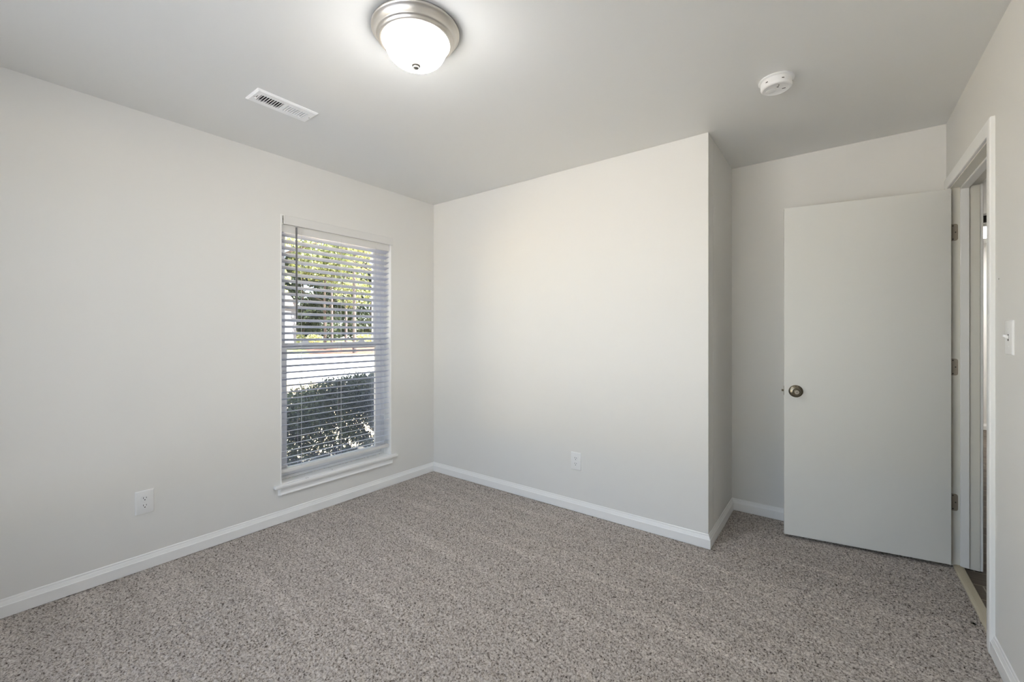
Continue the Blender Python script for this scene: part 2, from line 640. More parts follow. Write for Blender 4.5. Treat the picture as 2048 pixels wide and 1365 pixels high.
casing(-1).build('casing', M['trim'], fr, smooth=True, angle=25)
casing(1).build('casing', M['trim'], fr, smooth=True, angle=25)
jb = MB()
fbox(jb, R, R + TW, JF, JF + 0.018, 0.0, HZ + 0.018)
fbox(jb, R, R + TW, JN - 0.018, JN, 0.0, HZ + 0.018)
fbox(jb, R, R + TW, JN, JF, HZ, HZ + 0.018)
jb.build('jamb', M['jamb'], fr, bevel=0.0012)
sb = MB()
SX0, SX1 = R + 0.0375, R + 0.0710
fbox(sb, SX0, SX1, JF - 0.011, JF, 0.006, HZ - 0.011)
fbox(sb, SX0, SX1, JN, JN + 0.011, 0.006, HZ - 0.011)
fbox(sb, SX0, SX1, JN, JF, HZ - 0.011, HZ)
sb.build('door_stop', M['trim'], fr, bevel=0.002)

# threshold strip between carpet and hall planks
th = MB()
prof = [(0.0, -0.012), (0.0, 0.004), (0.006, 0.0075), (0.014, 0.0090), (0.030, 0.0090), (0.038, 0.0070), (0.043, 0.001), (0.043, -0.012)]
k = len(prof)
th.add([(R + 0.010 + a, y, z) for y in (JN, JF) for a, z in prof],
       [(i, (i + 1) % k, k + (i + 1) % k, k + i) for i in range(k)] + [tuple(range(k)), tuple(range(2 * k - 1, k - 1, -1))])
for g in range(5):
    gx = R + 0.0225 + g * 0.004
    th.box(gx, gx + 0.0014, JN, JF, 0.0085, 0.0097)
tag(th.build('threshold_strip', M['strip']), 'ribbed tan floor strip where the carpet meets the hall planks in the doorway', 'threshold')

# ------------------------------------------------------------------ door
PX, PY = R - 0.004, JF - 0.004                # hinge pin
ddir = Vector((-0.7489, -0.1183, 0)).normalized()
dn = Vector((-ddir.y, ddir.x, 0))             # one side normal
if dn.y > 0: dn = -dn                         # towards the camera
DW = 0.758
TH = 0.035
door = empty('door_1', (PX, PY, 0.0), kind='structure')
door['label'] = 'plain white flush door standing open against the alcove, with round metal knob'
door['category'] = 'door'
# local frame: x along the leaf from the hinge edge, y towards the camera side, z up
door.rotation_euler = Matrix((ddir, dn, Vector((0, 0, 1)))).transposed().to_euler()
if Matrix((ddir, dn, Vector((0, 0, 1)))).determinant() < 0:
    FL = -1
    door.rotation_euler = Matrix((ddir, -dn, Vector((0, 0, 1)))).transposed().to_euler()
else:
    FL = 1
L0 = 0.004
YA, YB = sorted((FL * 0.005, FL * 0.040))
leaf = MB().box(L0, L0 + DW, YA, YB, 0.017, 2.034).build('door_leaf', M['door'], door, bevel=0.0022)
KF = FL * 0.040                                # camera-side face
KX, KZ = L0 + DW - 0.0605, 0.905


def yl(prof, face, sgn):
    return [(r, face + sgn * h) for r, h in prof]


for face, sgn, nm in ((FL * 0.040, FL, 'a'), (FL * 0.005, -FL, 'b')):
    kn = MB().lathe(yl([(0.0, 0.0), (0.0365, 0.0), (0.0375, 0.0025), (0.036, 0.005), (0.029, 0.0085), (0.018, 0.0115), (0.0135, 0.013), (0.0, 0.013)], face, sgn), 48,
                    (KX, 0, KZ), 'Y').build('knob_rosette', M['bronze'], door, smooth=True)
    kb = MB().lathe(yl([(0.0, 0.010), (0.011, 0.010), (0.0110, 0.026), (0.0125, 0.031), (0.0180, 0.037), (0.0215, 0.044), (0.0222, 0.050), (0.0210, 0.056),
                        (0.0180, 0.060), (0.0150, 0.0612), (0.0140, 0.0595), (0.0, 0.0585)], face, sgn), 48, (KX, 0, KZ), 'Y').build('door_knob', M['bronze'], door, smooth=True)
    if nm == 'a':
        MB().lathe(yl([(0.0, 0.0580), (0.0120, 0.0580), (0.0115, 0.0605), (0.006, 0.0610), (0.0, 0.0610)], face, sgn), 32, (KX, 0, KZ), 'Y').build('lock_face', M['hinge'], kb, smooth=True)
        MB().lathe(yl([(0.0, 0.0608), (0.0022, 0.0608), (0.0022, 0.0616), (0.0, 0.0616)], face, sgn), 12, (KX, 0, KZ), 'Y').build('keyhole', M['dark'], kb)
        MB().lathe(yl([(0.0, 0.004), (0.003, 0.004), (0.003, 0.0085), (0.0, 0.0085)], face, sgn), 12, (KX, 0, KZ + 0.0300), 'Y').build('rosette_pinhole', M['dark'], kn)
ym = FL * 0.0225
MB().box(L0 + DW - 0.001, L0 + DW + 0.0012, ym - 0.0125, ym + 0.0125, KZ - 0.028, KZ + 0.028).build('latch_plate', M['bronze'], door, bevel=0.0004)
lb = MB()
xe = L0 + DW + 0.001
lb.add([(xe, ym - 0.007, KZ - 0.006), (xe + 0.011, ym - 0.007, KZ - 0.006), (xe + 0.002, ym + 0.007, KZ - 0.006), (xe, ym + 0.007, KZ - 0.006),
        (xe, ym - 0.007, KZ + 0.006), (xe + 0.011, ym - 0.007, KZ + 0.006), (xe + 0.002, ym + 0.007, KZ + 0.006), (xe, ym + 0.007, KZ + 0.006)],
       [(0, 1, 2, 3), (4, 7, 6, 5), (0, 4, 5, 1), (1, 5, 6, 2), (2, 6, 7, 3), (3, 7, 4, 0)])
lb.build('latch_bolt', M['bronze'], door)

# hinges: jamb leaf with rounded corners, barrel on the pin, three screws each
inv = door.rotation_euler.to_matrix().inverted()
for hz in (1.806, 1.077, 0.345):
    # jamb plate lies on the jamb face y = JF, from x = R to x = R+0.030 (world)
    n = 8
    x0, x1, z0, z1, rr = -0.001, 0.0295, -0.0455, 0.0455, 0.011
    out = [(x0, z0)]
    out += [(x1 - rr + rr * sin(a), z0 + rr - rr * cos(a)) for a in [pi / 2 * i / n for i in range(n + 1)]]
    out += [(x1 - rr + rr * cos(a), z1 - rr + rr * sin(a)) for a in [pi / 2 * i / n for i in range(n + 1)]]
    out += [(x0, z1)]
    vs = []
    for yy in (JF + 0.0005, JF - 0.0022):
        for a, b in out:
            p = inv @ (Vector((R + a, yy, 0)) - Vector((PX, PY, 0)))
            vs.append((p.x, p.y, hz + b))
    k = len(out)
    mb = MB().add(vs, [(i, (i + 1) % k, k + (i + 1) % k, k + i) for i in range(k)] + [tuple(range(k)), tuple(range(2 * k - 1, k - 1, -1))])
    hg = mb.build('hinge', M['hinge'], door)
    MB().lathe([(0.0, hz - 0.046), (0.0062, hz - 0.045), (0.0062, hz + 0.045), (0.0, hz + 0.046)], 20, (0, 0, 0)).build('hinge_pin', M['hinge'], hg, smooth=True)
    for sx, sz in ((0.010, 0.036), (0.020, 0.0), (0.010, -0.036)):
        p = inv @ (Vector((R + sx, JF - 0.0020, 0)) - Vector((PX, PY, 0)))
        dy = inv @ Vector((0, -1, 0))
        sc = MB()
        sc.tube([p, p + dy * 0.0008], 0.0032, 12)
        sc.v = [(a, b, c + hz + sz) for a, b, c in sc.v]
        sc.build('screw', M['slot'], hg)

# ------------------------------------------------------------------ window
win = empty('window_1', (0, (WY0 + WY1) / 2, WZ0), kind='structure')
win['label'] = 'white double hung window set in the left wall behind the slatted blind'
win['category'] = 'window'
OYW, OZW = (WY0 + WY1) / 2, WZ0


class WB(MB):
    def wbox(self, x0, x1, y0, y1, z0, z1):
        return self.box(x0, x1, y0 - OYW, y1 - OYW, z0 - OZW, z1 - OZW)


def frame4(x0, x1, y0, y1, z0, z1, wl, wb, wt):
    return WB().wbox(x0, x1, y0, y0 + wl, z0, z1).wbox(x0, x1, y1 - wl, y1, z0, z1).wbox(x0, x1, y0 + wl, y1 - wl, z0, z0 + wb).wbox(x0, x1, y0 + wl, y1 - wl, z1 - wt, z1)


WB().wbox(-0.088, 0.0012, WY0, WY0 + 0.008, WZ0, WZ1).wbox(-0.088, 0.0012, WY1 - 0.008, WY1, WZ0, WZ1).wbox(-0.088, 0.0012, WY0 + 0.008, WY1 - 0.008, WZ1 - 0.008, WZ1).build('window_jamb', M['trim'], win, bevel=0.001)
f = frame4(-0.165, -0.088, WY0, WY1, WZ0, WZ1, 0.034, 0.020, 0.035)
for yy in (WY0 + 0.034, WY1 - 0.034 - 0.006):
    f.wbox(-0.122, -0.118, yy, yy + 0.006, WZ0 + 0.02, WZ1 - 0.035)
    f.wbox(-0.093, -0.088, yy, yy + 0.006, WZ0 + 0.02, WZ1 - 0.035)
f.build('window_frame', M['vinyl'], win, bevel=0.001)
MZ0, MZ1 = 1.150, 1.192
gy0, gy1 = WY0 + 0.0345, WY1 - 0.0345
up = frame4(-0.150, -0.123, gy0, gy1, MZ0 - 0.006, WZ1 - 0.035, 0.052, 0.045, 0.045).build('upper_sash', M['vinyl'], win, bevel=0.0015)
WB().wbox(-0.138, -0.134, gy0 + 0.05, gy1 - 0.05, MZ0 + 0.03, WZ1 - 0.075).build('pane', M['glass'], up)
lo = frame4(-0.117, -0.0935, gy0, gy1, WZ0 + 0.0205, MZ1, 0.052, 0.052, 0.040).build('lower_sash', M['vinyl'], win, bevel=0.0015)
WB().wbox(-0.107, -0.103, gy0 + 0.05, gy1 - 0.05, WZ0 + 0.065, MZ1 - 0.038).build('pane', M['glass'], lo)
WB().wbox(-0.1595, -0.1590, gy0 + 0.015, gy1 - 0.015, WZ0 + 0.03, MZ1 - 0.01).build('insect_screen', M['screen'], win)
for lk in (-0.23, 0.23):
    WB().wbox(-0.117, -0.098, OYW + lk - 0.028, OYW + lk + 0.028, MZ1, MZ1 + 0.010).wbox(-0.112, -0.104, OYW + lk - 0.012, OYW + lk + 0.026, MZ1 + 0.010, MZ1 + 0.016).build('sash_lock', M['vinyl'], lo, bevel=0.001)
WB().wbox(-0.088, 0.0, WY0, WY1, WZ0 - 0.022, WZ0).wbox(0.0, 0.033, WY0 - 0.046, WY1 + 0.046, WZ0 - 0.022, WZ0).build('window_sill', M['trim'], win, bevel=0.006, seg=3)
# apron below the stool: moulded, ends mitred back to the wall
AP = [(0, 0.233), (0.018, 0.233), (0.0195, 0.226), (0.0160, 0.219), (0.0125, 0.214), (0.0115, 0.204), (0.0130, 0.197), (0.0180, 0.191), (0.0185, 0.186), (0.015, 0.1835), (0, 0.1835)]
ap = sweep(AP, (0, WY0 - 0.016), (0, WY1 + 0.014), (1, 0), 0.9, 0.9)
ap.v = [(x, y - OYW, z - OZW) for x, y, z in ap.v]
ap.build('apron', M['trim'], win, smooth=True, angle=25)

# ------------------------------------------------------------------ venetian blind
bl = empty('window_blind', (-0.035, OYW, WZ1), label='white two inch slatted venetian blind hanging lowered in the window', cat='blind')


class BB_(MB):
    def bbox(self, x0, x1, y0, y1, z0, z1):
        return self.box(x0 + 0.035, x1 + 0.035, y0 - OYW, y1 - OYW, z0 - WZ1, z1 - WZ1)


BB_().bbox(-0.058, -0.014, WY0 + 0.010, WY1 - 0.010, 1.942, 2.004).build('head_rail', M['valance'], bl, bevel=0.002)
va = BB_().bbox(-0.004, 0.0065, -1.3385, -0.4570, 1.994, 2.054)
va.build('valance', M['valance'], bl, bevel=0.003, seg=3)
BB_().bbox(-0.012, 0.003, -1.3495, -1.3465, 1.990, 2.052).bbox(-0.012, 0.005, -1.3495, -1.340, 1.990, 1.9955).build('valance_clip', M['plastic'], bl)
NS, Z0S, PS = 36, 1.9385, 0.04462
tl = radians(17.0)
ys0, ys1 = WY0 + 0.0105, WY1 - 0.0145
for i in range(NS):
    zf = Z0S - i * PS                 # height of the front (room) edge
    prof = []
    nseg = 6
    tt = tl * (1 - 0.25 * max(0, (i - 24)) / 11.0) + radians(random.uniform(-0.8, 0.8))
    top, bot = [], []
    for k in range(nseg + 1):
        u = k / nseg
        cr = 0.0018 * (1 - (2 * u - 1) ** 2)
        lx, lz = -0.050 * u, cr
        top.append((lx * cos(tt) + lz * sin(tt) * 0, lx * sin(tt) + lz))
        bot.append((lx * cos(tt), lx * sin(tt) + lz - 0.0028))
    ring = top + bot[::-1]
    n = len(ring)
    x_f = -0.0105
    vs = [(x_f + a + 0.035, y - OYW, zf + b - WZ1) for y in (ys0, ys1) for a, b in ring]
    fs = [(a, (a + 1) % n, n + (a + 1) % n, n + a) for a in range(n)] + [tuple(range(n)), tuple(range(2 * n - 1, n - 1, -1))]
    MB().add(vs, fs).build('slat', M['slat'], bl, smooth=True, angle=40)
zb = Z0S - NS * PS - 0.002
BB_().bbox(-0.058, -0.008, ys0, ys1, 0.320, 0.343).build('bottom_rail', M['valance'], bl, bevel=0.004, seg=3)
for yc in (-1.213, -0.9135, -0.612):
    c = MB()
    for xx in (-0.0085, -0.0610):
        c.tube([(xx + 0.035, yc - OYW, 1.965 - WZ1), (xx + 0.035, yc - OYW, 0.335 - WZ1)], 0.0007, 6)
    c.tube([(-0.035 + 0.035, yc + 0.012 - OYW, 1.965 - WZ1), (0.0, yc + 0.012 - OYW, 0.335 - WZ1)], 0.0008, 6)
    c.build('ladder_cord', M['cord'], bl)
wd = MB().tube([(0.002 + 0.035, -1.2535 - OYW, 1.985 - WZ1), (0.003 + 0.035, -1.2525 - OYW, 1.358 - WZ1)], 0.0060, 8)
wo_ = wd.build('tilt_wand', M['wand'], bl, smooth=True)
wo_['label'] = 'smoky grey tilt wand'
MB().tube([(0.002 + 0.035, -1.2535 - OYW, 1.985 - WZ1), (0.002 + 0.020, -1.2535 - OYW, 1.999 - WZ1), (0.010, -1.2535 - OYW, 1.990 - WZ1)], 0.0015, 8).build('wand_hook', M['plastic'], wo_)

# ------------------------------------------------------------------ ceiling light
lamp = empty('ceiling_light', (1.639, -1.588, H), label='round flush mount ceiling light with brushed nickel rim and glowing frosted dome', cat='ceiling light')
MB().lathe([(0.0, 0.0), (0.160, 0.0), (0.1655, -0.002), (0.1680, -0.006), (0.1675, -0.0105), (0.1640, -0.0135), (0.1600, -0.0160), (0.1560, -0.0210), (0.1525, -0.0275),
            (0.1500, -0.0345), (0.1495, -0.0370), (0.1480, -0.0388), (0.1450, -0.0400), (0.1425, -0.0425), (0.1405, -0.0465), (0.1390, -0.0490), (0.1360, -0.0505),
            (0.1330, -0.0520), (0.1300, -0.0510), (0.1285, -0.0440), (0.120, -0.030), (0.0, -0.028)], 128).build('lamp_base', M['nickel'], lamp, smooth=True, angle=50)
MB().lathe([(0.1265, -0.040), (0.1278, -0.049), (0.1262, -0.0535), (0.1230, -0.0555), (0.1190, -0.062), (0.1165, -0.072), (0.1125, -0.083), (0.106, -0.095), (0.097, -0.1060), (0.085, -0.1155),
            (0.070, -0.1230), (0.053, -0.1285), (0.035, -0.1318), (0.016, -0.1333), (0.0, -0.1335)], 128).build('glass_dome', M['dome'], lamp, smooth=True, angle=60)
MB().lathe([(0.0, -0.131), (0.0165, -0.131), (0.0170, -0.1355), (0.0160, -0.1385), (0.0115, -0.1395), (0.0115, -0.1420), (0.0105, -0.1465), (0.0060, -0.1490), (0.0, -0.1495)], 32).build('finial', M['finial'], lamp, smooth=True)

# ------------------------------------------------------------------ ceiling register
vent = empty('ceiling_vent', (VX, VY, H), label='white rectangular air register with slotted louvres in the ceiling', cat='vent')
hx, hy = 0.0715, 0.150
vb = MB()
ix, iy = 0.034, 0.118
# face plate with bevelled border, opened for the two louvre banks
zt, zo = -0.0085, -0.0035
vb.add([(-hx, -hy, 0), (hx, -hy, 0), (hx, hy, 0), (-hx, hy, 0), (-hx, -hy, zo), (hx, -hy, zo), (hx, hy, zo), (-hx, hy, zo),
        (-hx + .008, -hy + .008, zt), (hx - .008, -hy + .008, zt), (hx - .008, hy - .008, zt), (-hx + .008, hy - .008, zt),
        (-ix, -iy, zt), (ix, -iy, zt), (ix, iy, zt), (-ix, iy, zt),
        (-ix, -iy, -0.0002), (ix, -iy, -0.0002), (ix, iy, -0.0002), (-ix, iy, -0.0002)],
       [(0, 1, 5, 4), (1, 2, 6, 5), (2, 3, 7, 6), (3, 0, 4, 7), (4, 5, 9, 8), (5, 6, 10, 9), (6, 7, 11, 10), (7, 4, 8, 11),
        (8, 9, 13, 12), (9, 10, 14, 13), (10, 11, 15, 14), (11, 8, 12, 15), (12, 13, 17, 16), (13, 14, 18, 17), (14, 15, 19, 18), (15, 12, 16, 19)])
vb.box(-ix, ix, -0.006, 0.010, zt, -0.0005)
vb.build('vent_frame', M['louvre'], vent)
MB().box(-ix, ix, -iy, iy, 0.055, 0.065).box(-ix, -ix + 0.0015, -iy, iy, 0.0, 0.055).box(ix - 0.0015, ix, -iy, iy, 0.0, 0.055).box(
    -ix, ix, -iy, -iy + 0.0015, 0.0, 0.055).box(-ix, ix, iy - 0.0015, iy, 0.0, 0.055).build('duct_collar', M['duct'], vent)
MB().box(-0.003, 0.003, -iy + 0.004, -0.006, 0.012, 0.020).build('damper_bar', M['dark'], vent)


def bank(y0, y1, n, tilt, nm):
    b = MB()
    st = (y1 - y0) / n
    for i in range(n):
        yc = y0 + st * (i + 0.5)
        t = 0.0017
        hz_ = 0.0054
        dy = tilt * 0.0058
        b.add([(-ix, yc - t - dy, 0.0060), (ix, yc - t - dy, 0.0060), (ix, yc + t - dy, 0.0060), (-ix, yc + t - dy, 0.0060),
               (-ix, yc - t + dy, zt), (ix, yc - t + dy, zt), (ix, yc + t + dy, zt), (-ix, yc + t + dy, zt)],
              [(0, 1, 2, 3), (4, 7, 6, 5), (0, 4, 5, 1), (1, 5, 6, 2), (2, 6, 7, 3), (3, 7, 4, 0)])
    return b.build(nm, M['louvre'], vent)


o_ = bank(-iy + 0.004, -0.006, 9, -0.9, 'louvre_bank')
o_ = bank(0.010, iy, 9, 0.62, 'louvre_bank')
MB().box(-0.012, 0.014, -iy - 0.0105, -iy - 0.0085, zt - 0.0005, zt + 0.001).build('damper_slot', M['dark'], vent)
MB().box(-0.016, -0.009, -iy - 0.0125, -iy - 0.0065, zt - 0.007, zt).build('damper_lever', M['louvre'], vent, bevel=0.0008)
for sy in (-1, 1):
    MB().lathe([(0.0, zt - 0.0012), (0.0022, zt - 0.0010), (0.0028, zt), (0.0, zt)], 16, (0.004 * sy - 0.004, sy * (iy + 0.018), 0)).build('screw', M['hinge'], vent, smooth=True)

# ------------------------------------------------------------------ smoke detector
SMX, SMY = 2.7225, -0.3600
sm = empty('smoke_detector', (SMX, SMY, H), label='round white smoke detector mounted on the ceiling near the door alcove', cat='smoke detector')
MB().lathe([(0.0, 0.0), (0.071, 0.0), (0.0725, -0.002), (0.0725, -0.0055), (0.069, -0.0075), (0.0, -0.0075)], 96).build('base_plate', M['plastic'], sm, smooth=True)
MB().lathe([(0.0, -0.006), (0.0610, -0.006), (0.0610, -0.012), (0.0640, -0.0125), (0.0635, -0.034), (0.0615, -0.040), (0.0575, -0.0430), (0.0540, -0.0435), (0.0525, -0.0425), (0.0, -0.0425)], 96).build('body', M['plastic'], sm, smooth=True)
for a in range(0, 360, 20):                   # sensing slots round the side
    ca, sa = cos(radians(a)), sin(radians(a))
    p = Vector((ca, sa, 0))
    t = Vector((-sa, ca, 0))
    vs = []
    for dz in (-0.027, -0.023):
        for s in (-0.005, 0.005):
            for rr in (0.0630, 0.0640):
                q = p * rr + t * s
                vs.append((q.x, q.y, dz))
    if a % 60 == 0:
        MB().add(vs, [(0, 1, 3, 2), (4, 6, 7, 5), (0, 2, 6, 4), (1, 5, 7, 3), (0, 4, 5, 1), (2, 3, 7, 6)]).build('sensor_slot', M['slot'], sm)
MB().lathe([(0.0, -0.0428), (0.021, -0.0428), (0.021, -0.0442), (0.019, -0.0450), (0.0, -0.0450)], 48, (-0.022, 0.004, 0)).build('test_button', M['plastic'], sm, smooth=True)
MB().box(0.022, 0.036, 0.008, 0.013, -0.0432, -0.0424).build('vent_slit', M['dark'], sm)
MB().box(0.004, 0.012, -0.020, -0.015, -0.0432, -0.0424).build('vent_slit', M['dark'], sm)
MB().lathe([(0.0, -0.0424), (0.003, -0.0424), (0.003, -0.0434), (0.0, -0.0436)], 16, (0.013, -0.032, 0)).build('indicator', M['slot'], sm)
MB().box(0.052, 0.060, 0.034, 0.043, -0.016, -0.006).build('hinge_tab', M['plastic'], sm)


# ------------------------------------------------------------------ outlets and switch (local frame: faces -y)
def rounded(w, h, r, n=5):
    pts = []
    for cx, cz, a0 in ((w - r, -h + r, -90), (w - r, h - r, 0), (-w + r, h - r, 90), (-w + r, -h + r, 180)):
        for i in range(n + 1):
            a = radians(a0 + 90 * i / n)
            pts.append((cx + r * cos(a), cz + r * sin(a)))
    return pts


def slab(pts, layers, cx=0, cz=0):
    """layers: (y, inset scale)"""
    k = len(pts)
    vs = []
    for y, s in layers:
        vs += [(cx + (a - math.copysign(min(abs(a), s), a)), y, cz + (b - math.copysign(min(abs(b), s), b))) for a, b in pts]
    fs = []
    for li in range(len(layers) - 1):
        fs += [(li * k + i, li * k + (i + 1) % k, (li + 1) * k + (i + 1) % k, (li + 1) * k + i) for i in range(k)]
    fs += [tuple(range(k)), tuple(range((len(layers) - 1) * k, len(layers) * k))]
    return MB().add(vs, fs)


def plate(parent, w, h):
    return slab(rounded(w, h, 0.003), [(0, 0), (-0.0022, 0), (-0.0050, 0.0020), (-0.0062, 0.0045)]).build('wall_plate', M['plastic'], parent, smooth=True, angle=25)


def outlet(loc, rz, label):
    t = empty('power_outlet', loc, rz, label, 'outlet', 'duplex outlets on the walls')
    plate(t, 0.0395, 0.0620)
    for dz in (0.0195, -0.0195):
        rc = slab([(0.0170 * cos(a) if abs(0.0170 * cos(a)) < 0.0170 else 0.0170, max(-0.0137, min(0.0137, 0.0170 * sin(a)))) for a in [2 * pi * i / 40 for i in range(40)]],
                  [(-0.005, 0), (-0.0078, 0), (-0.0084, 0.0006)], 0, dz).build('receptacle', M['plastic'], t, smooth=True, angle=30)
        slab(rounded(0.0012, 0.0046, 0.0004, 2), [(-0.0082, 0), (-0.00865, 0)], -0.0062, dz + 0.0042).build('slot', M['slot'], rc)
        slab(rounded(0.0011, 0.0038, 0.0004, 2), [(-0.0082, 0), (-0.00865, 0)], 0.0062, dz + 0.0042).build('slot', M['slot'], rc)
        slab(rounded(0.0025, 0.0026, 0.0022, 4), [(-0.0082, 0), (-0.00865, 0)], 0.0, dz - 0.0066).build('ground_hole', M['dark'], rc)
    MB().lathe([(0.0, 0.0058), (0.0028, 0.0060), (0.0024, 0.0072), (0.0, 0.0076)], 16, (0, 0, 0), '-Y').build('screw', M['plastic'], t, smooth=True)
    return t


outlet((0, -2.0590, 0.3580), pi / 2, 'white double outlet on the left wall, left of the window')
outlet((1.4755, 0, 0.3535), 0, 'white double outlet on the back wall, right of the window corner')

sw = empty('light_switch', (R, -0.4085, 1.2435), -pi / 2, 'white toggle light switch on the right wall beside the doorway', 'switch')
plate(sw, 0.0395, 0.0620)
MB().box(-0.0052, 0.0052, -0.0066, -0.005, -0.0120, 0.0120).build('toggle_slot', M['slot'], sw)
tg = MB().add([(-0.0042, -0.005, -0.006), (0.0042, -0.005, -0.006), (0.0042, -0.005, 0.006), (-0.0042, -0.005, 0.006),
               (-0.0034, -0.020, 0.004), (0.0034, -0.020, 0.004), (0.0034, -0.0185, 0.0115), (-0.0034, -0.0185, 0.0115)],
              [(0, 1, 2, 3), (4, 7, 6, 5), (0, 4, 5, 1), (1, 5, 6, 2), (2, 6, 7, 3), (3, 7, 4, 0)])
tg.build('toggle', M['plastic'], sw, bevel=0.0008)
for dz in (-0.030, 0.030):
    MB().lathe([(0.0, 0.0060), (0.0028, 0.0062), (0.0024, 0.0070), (0.0, 0.0073)], 16, (0, 0, dz), '-Y').build('screw', M['plastic'], sw, smooth=True)

# ------------------------------------------------------------------ small marks that are really there
nl = MB().lathe([(0.0, -0.004), (0.0022, -0.004), (0.0026, 0.0006), (0.0, 0.0010)], 10, (0, 0, 0), 'X')
nl.v = [(-x, y, z) for x, y, z in nl.v]
no = nl.build('nail', M['dark'])
no.location = (R, -0.2700, 1.4664)
tag(no, 'tiny dark nail head in the right wall above the light switch', 'nail')
for (x, y), lab in (((0.0180, -1.1935), 'tiny dark speck of debris on the window sill, left one of the close pair'),
                    ((0.0210, -1.1830), 'tiny dark speck of debris on the window sill, right one of the close pair'),
                    ((-0.0150, -0.9830), 'lone tiny dark speck of debris near the middle of the window sill')):
    d = MB().lathe([(0.0, 0.0), (0.0022, 0.0003), (0.0026, 0.0012), (0.0016, 0.0022), (0.0, 0.0025)], 10).build('debris_speck', M['dark'], smooth=True)
    d.location = (x, y, WZ0)
    tag(d, lab, 'debris', 'specks on the window sill')

# ------------------------------------------------------------------ hallway seen through the door gap
HX0, HX1, HY0, HY1 = R + TW, 5.60, -1.6, 5.50
struct('floor_hall', MB().box(R + 0.02, HX1, HY0, HY1, -0.10, -0.006), M['plank'])
struct('ceiling_hall', MB().box(HX0, HX1 + 0.1, HY0 - 0.1, HY1 + 0.1, H, H + 0.14), M['ceil'])
struct('wall_hall_end', MB().box(HX0, HX1 + 0.1, HY1, HY1 + 0.1, -0.02, H), M['wall'])
struct('wall_hall_right', MB().box(HX1, HX1 + 0.1, HY0, HY1, -0.02, H), M['wall'])
struct('wall_hall_left', MB().box(HX0 - 0.1, HX0, D + 0.12, HY1, -0.02, H), M['wall'])
struct('wall_hall_front', MB().box(HX0, HX1 + 0.1, HY0 - 0.1, HY0, -0.02, H), M['wall'])
struct('baseboard_hall', sweep(BB, (HX0, HY1), (HX1, HY1), (0, -1), 1, 1), M['trim'], smooth=True, angle=20)
hl = empty('hall_ceiling_light', (4.30, 4.45, H), label='flat bright ceiling panel light in the hall, seen through the door gap', cat='ceiling light')
MB().box(-0.36, 0.36, -0.42, 0.42, -0.03, 0).build('light_frame', M['trim'], hl, bevel=0.003)
MB().box(-0.33, 0.33, -0.39, 0.39, -0.034, -0.029).build('diffuser', M['panel'], hl)
hv = empty('return_grille', (4.16, 3.72, H), label='dark return air grille in the hall ceiling, seen through the door gap', cat='vent')
MB().box(-0.30, 0.30, -0.24, -0.22, -0.012, 0).box(-0.30, 0.30, 0.22, 0.24, -0.012, 0).box(-0.30, -0.28, -0.22, 0.22, -0.012, 0).box(0.28, 0.30, -0.22, 0.22, -0.012, 0).build('grille_frame', M['louvre'], hv)
MB().box(-0.28, 0.28, -0.22, 0.22, -0.003, -0.0005).build('grille_backing', M['dark'], hv)
gb = MB()
for i in range(1, 8):
    yy = -0.22 + 0.055 * i
    gb.box(-0.28, 0.28, yy - 0.0012, yy + 0.0012, -0.011, -0.003)
gb.build('grille_fins', M['dark'], hv)

# ------------------------------------------------------------------ unseen roof over the house: shades the wall outside, front eave extended to block sky
struct('roof', MB().add([(-0.62, -4.80, 2.66), (3.2, -4.80, 4.2), (8.0, -4.80, 2.66), (-0.62, 8, 2.66), (3.2, 8, 4.2), (8.0, 8, 2.66)],
                        [(0, 1, 2), (3, 5, 4), (0, 3, 4, 1), (1, 4, 5, 2), (0, 2, 5, 3)]), M['shingle'])

# ------------------------------------------------------------------ outdoors
GZ = -0.35
struct('lawn', MB().box(-120, 40, -60, 90, GZ - 0.3, GZ), M['lawn'])
struct('bounce_slab', MB().box(-3.0, 9.0, -14.0, YF - 0.12, GZ - 0.05, GZ + 0.03), M['road'])  # unseen pale paving added to bounce sunlight into the room
F_ = Vector((-sin(YAW), cos(YAW), 0))
R_ = Vector((cos(YAW), sin(YAW), 0))


def gz(depth):
    return GZ + 0.30 * min(1.0, max(0.0, (depth - 34.0) / 24.0))


def at(u, depth, z=None):
    if z is None: z = gz(depth)
    p = Vector((CX, CY_, 0)) + F_ * depth + R_ * ((u - 1024) / 853.39 * depth)
    return (p.x, p.y, z)


def leaves(pts, size, asp=0.5):
    """leaf blades: one folded quad pair each, random orientation"""
    n = len(pts)
    d = RNG.normal(size=(n, 3))
    d /= np.linalg.norm(d, axis=1)[:, None]
    a = RNG.normal(size=(n, 3))
    w = np.cross(d, a)
    w /= np.linalg.norm(w, axis=1)[:, None]
    s = size * (0.6 + 0.8 * RNG.random(n))[:, None]
    v = np.empty((n, 4, 3))
    v[:, 0] = pts - d * s * 0.5
    v[:, 1] = pts + w * s * asp * 0.5
    v[:, 2] = pts + d * s * 0.5
    v[:, 3] = pts - w * s * asp * 0.5
    q = np.arange(n * 4).reshape(n, 4)
    return v.reshape(-1, 3), q


def crown_pts(n, blobs):
    out = []
    tot = sum(b[3] * b[4] * b[5] for b in blobs)
    for bx, by, bz, rx, ry, rz in blobs:
        k = int(n * rx * ry * rz / tot)
        p = RNG.normal(size=(k, 3))
        p /= np.linalg.norm(p, axis=1)[:, None]
        p *= (0.35 + 0.65 * RNG.random(k) ** 0.45)[:, None]
        out.append(p * np.array([rx, ry, rz]) + np.array([bx, by, bz]))
    return np.concatenate(out)


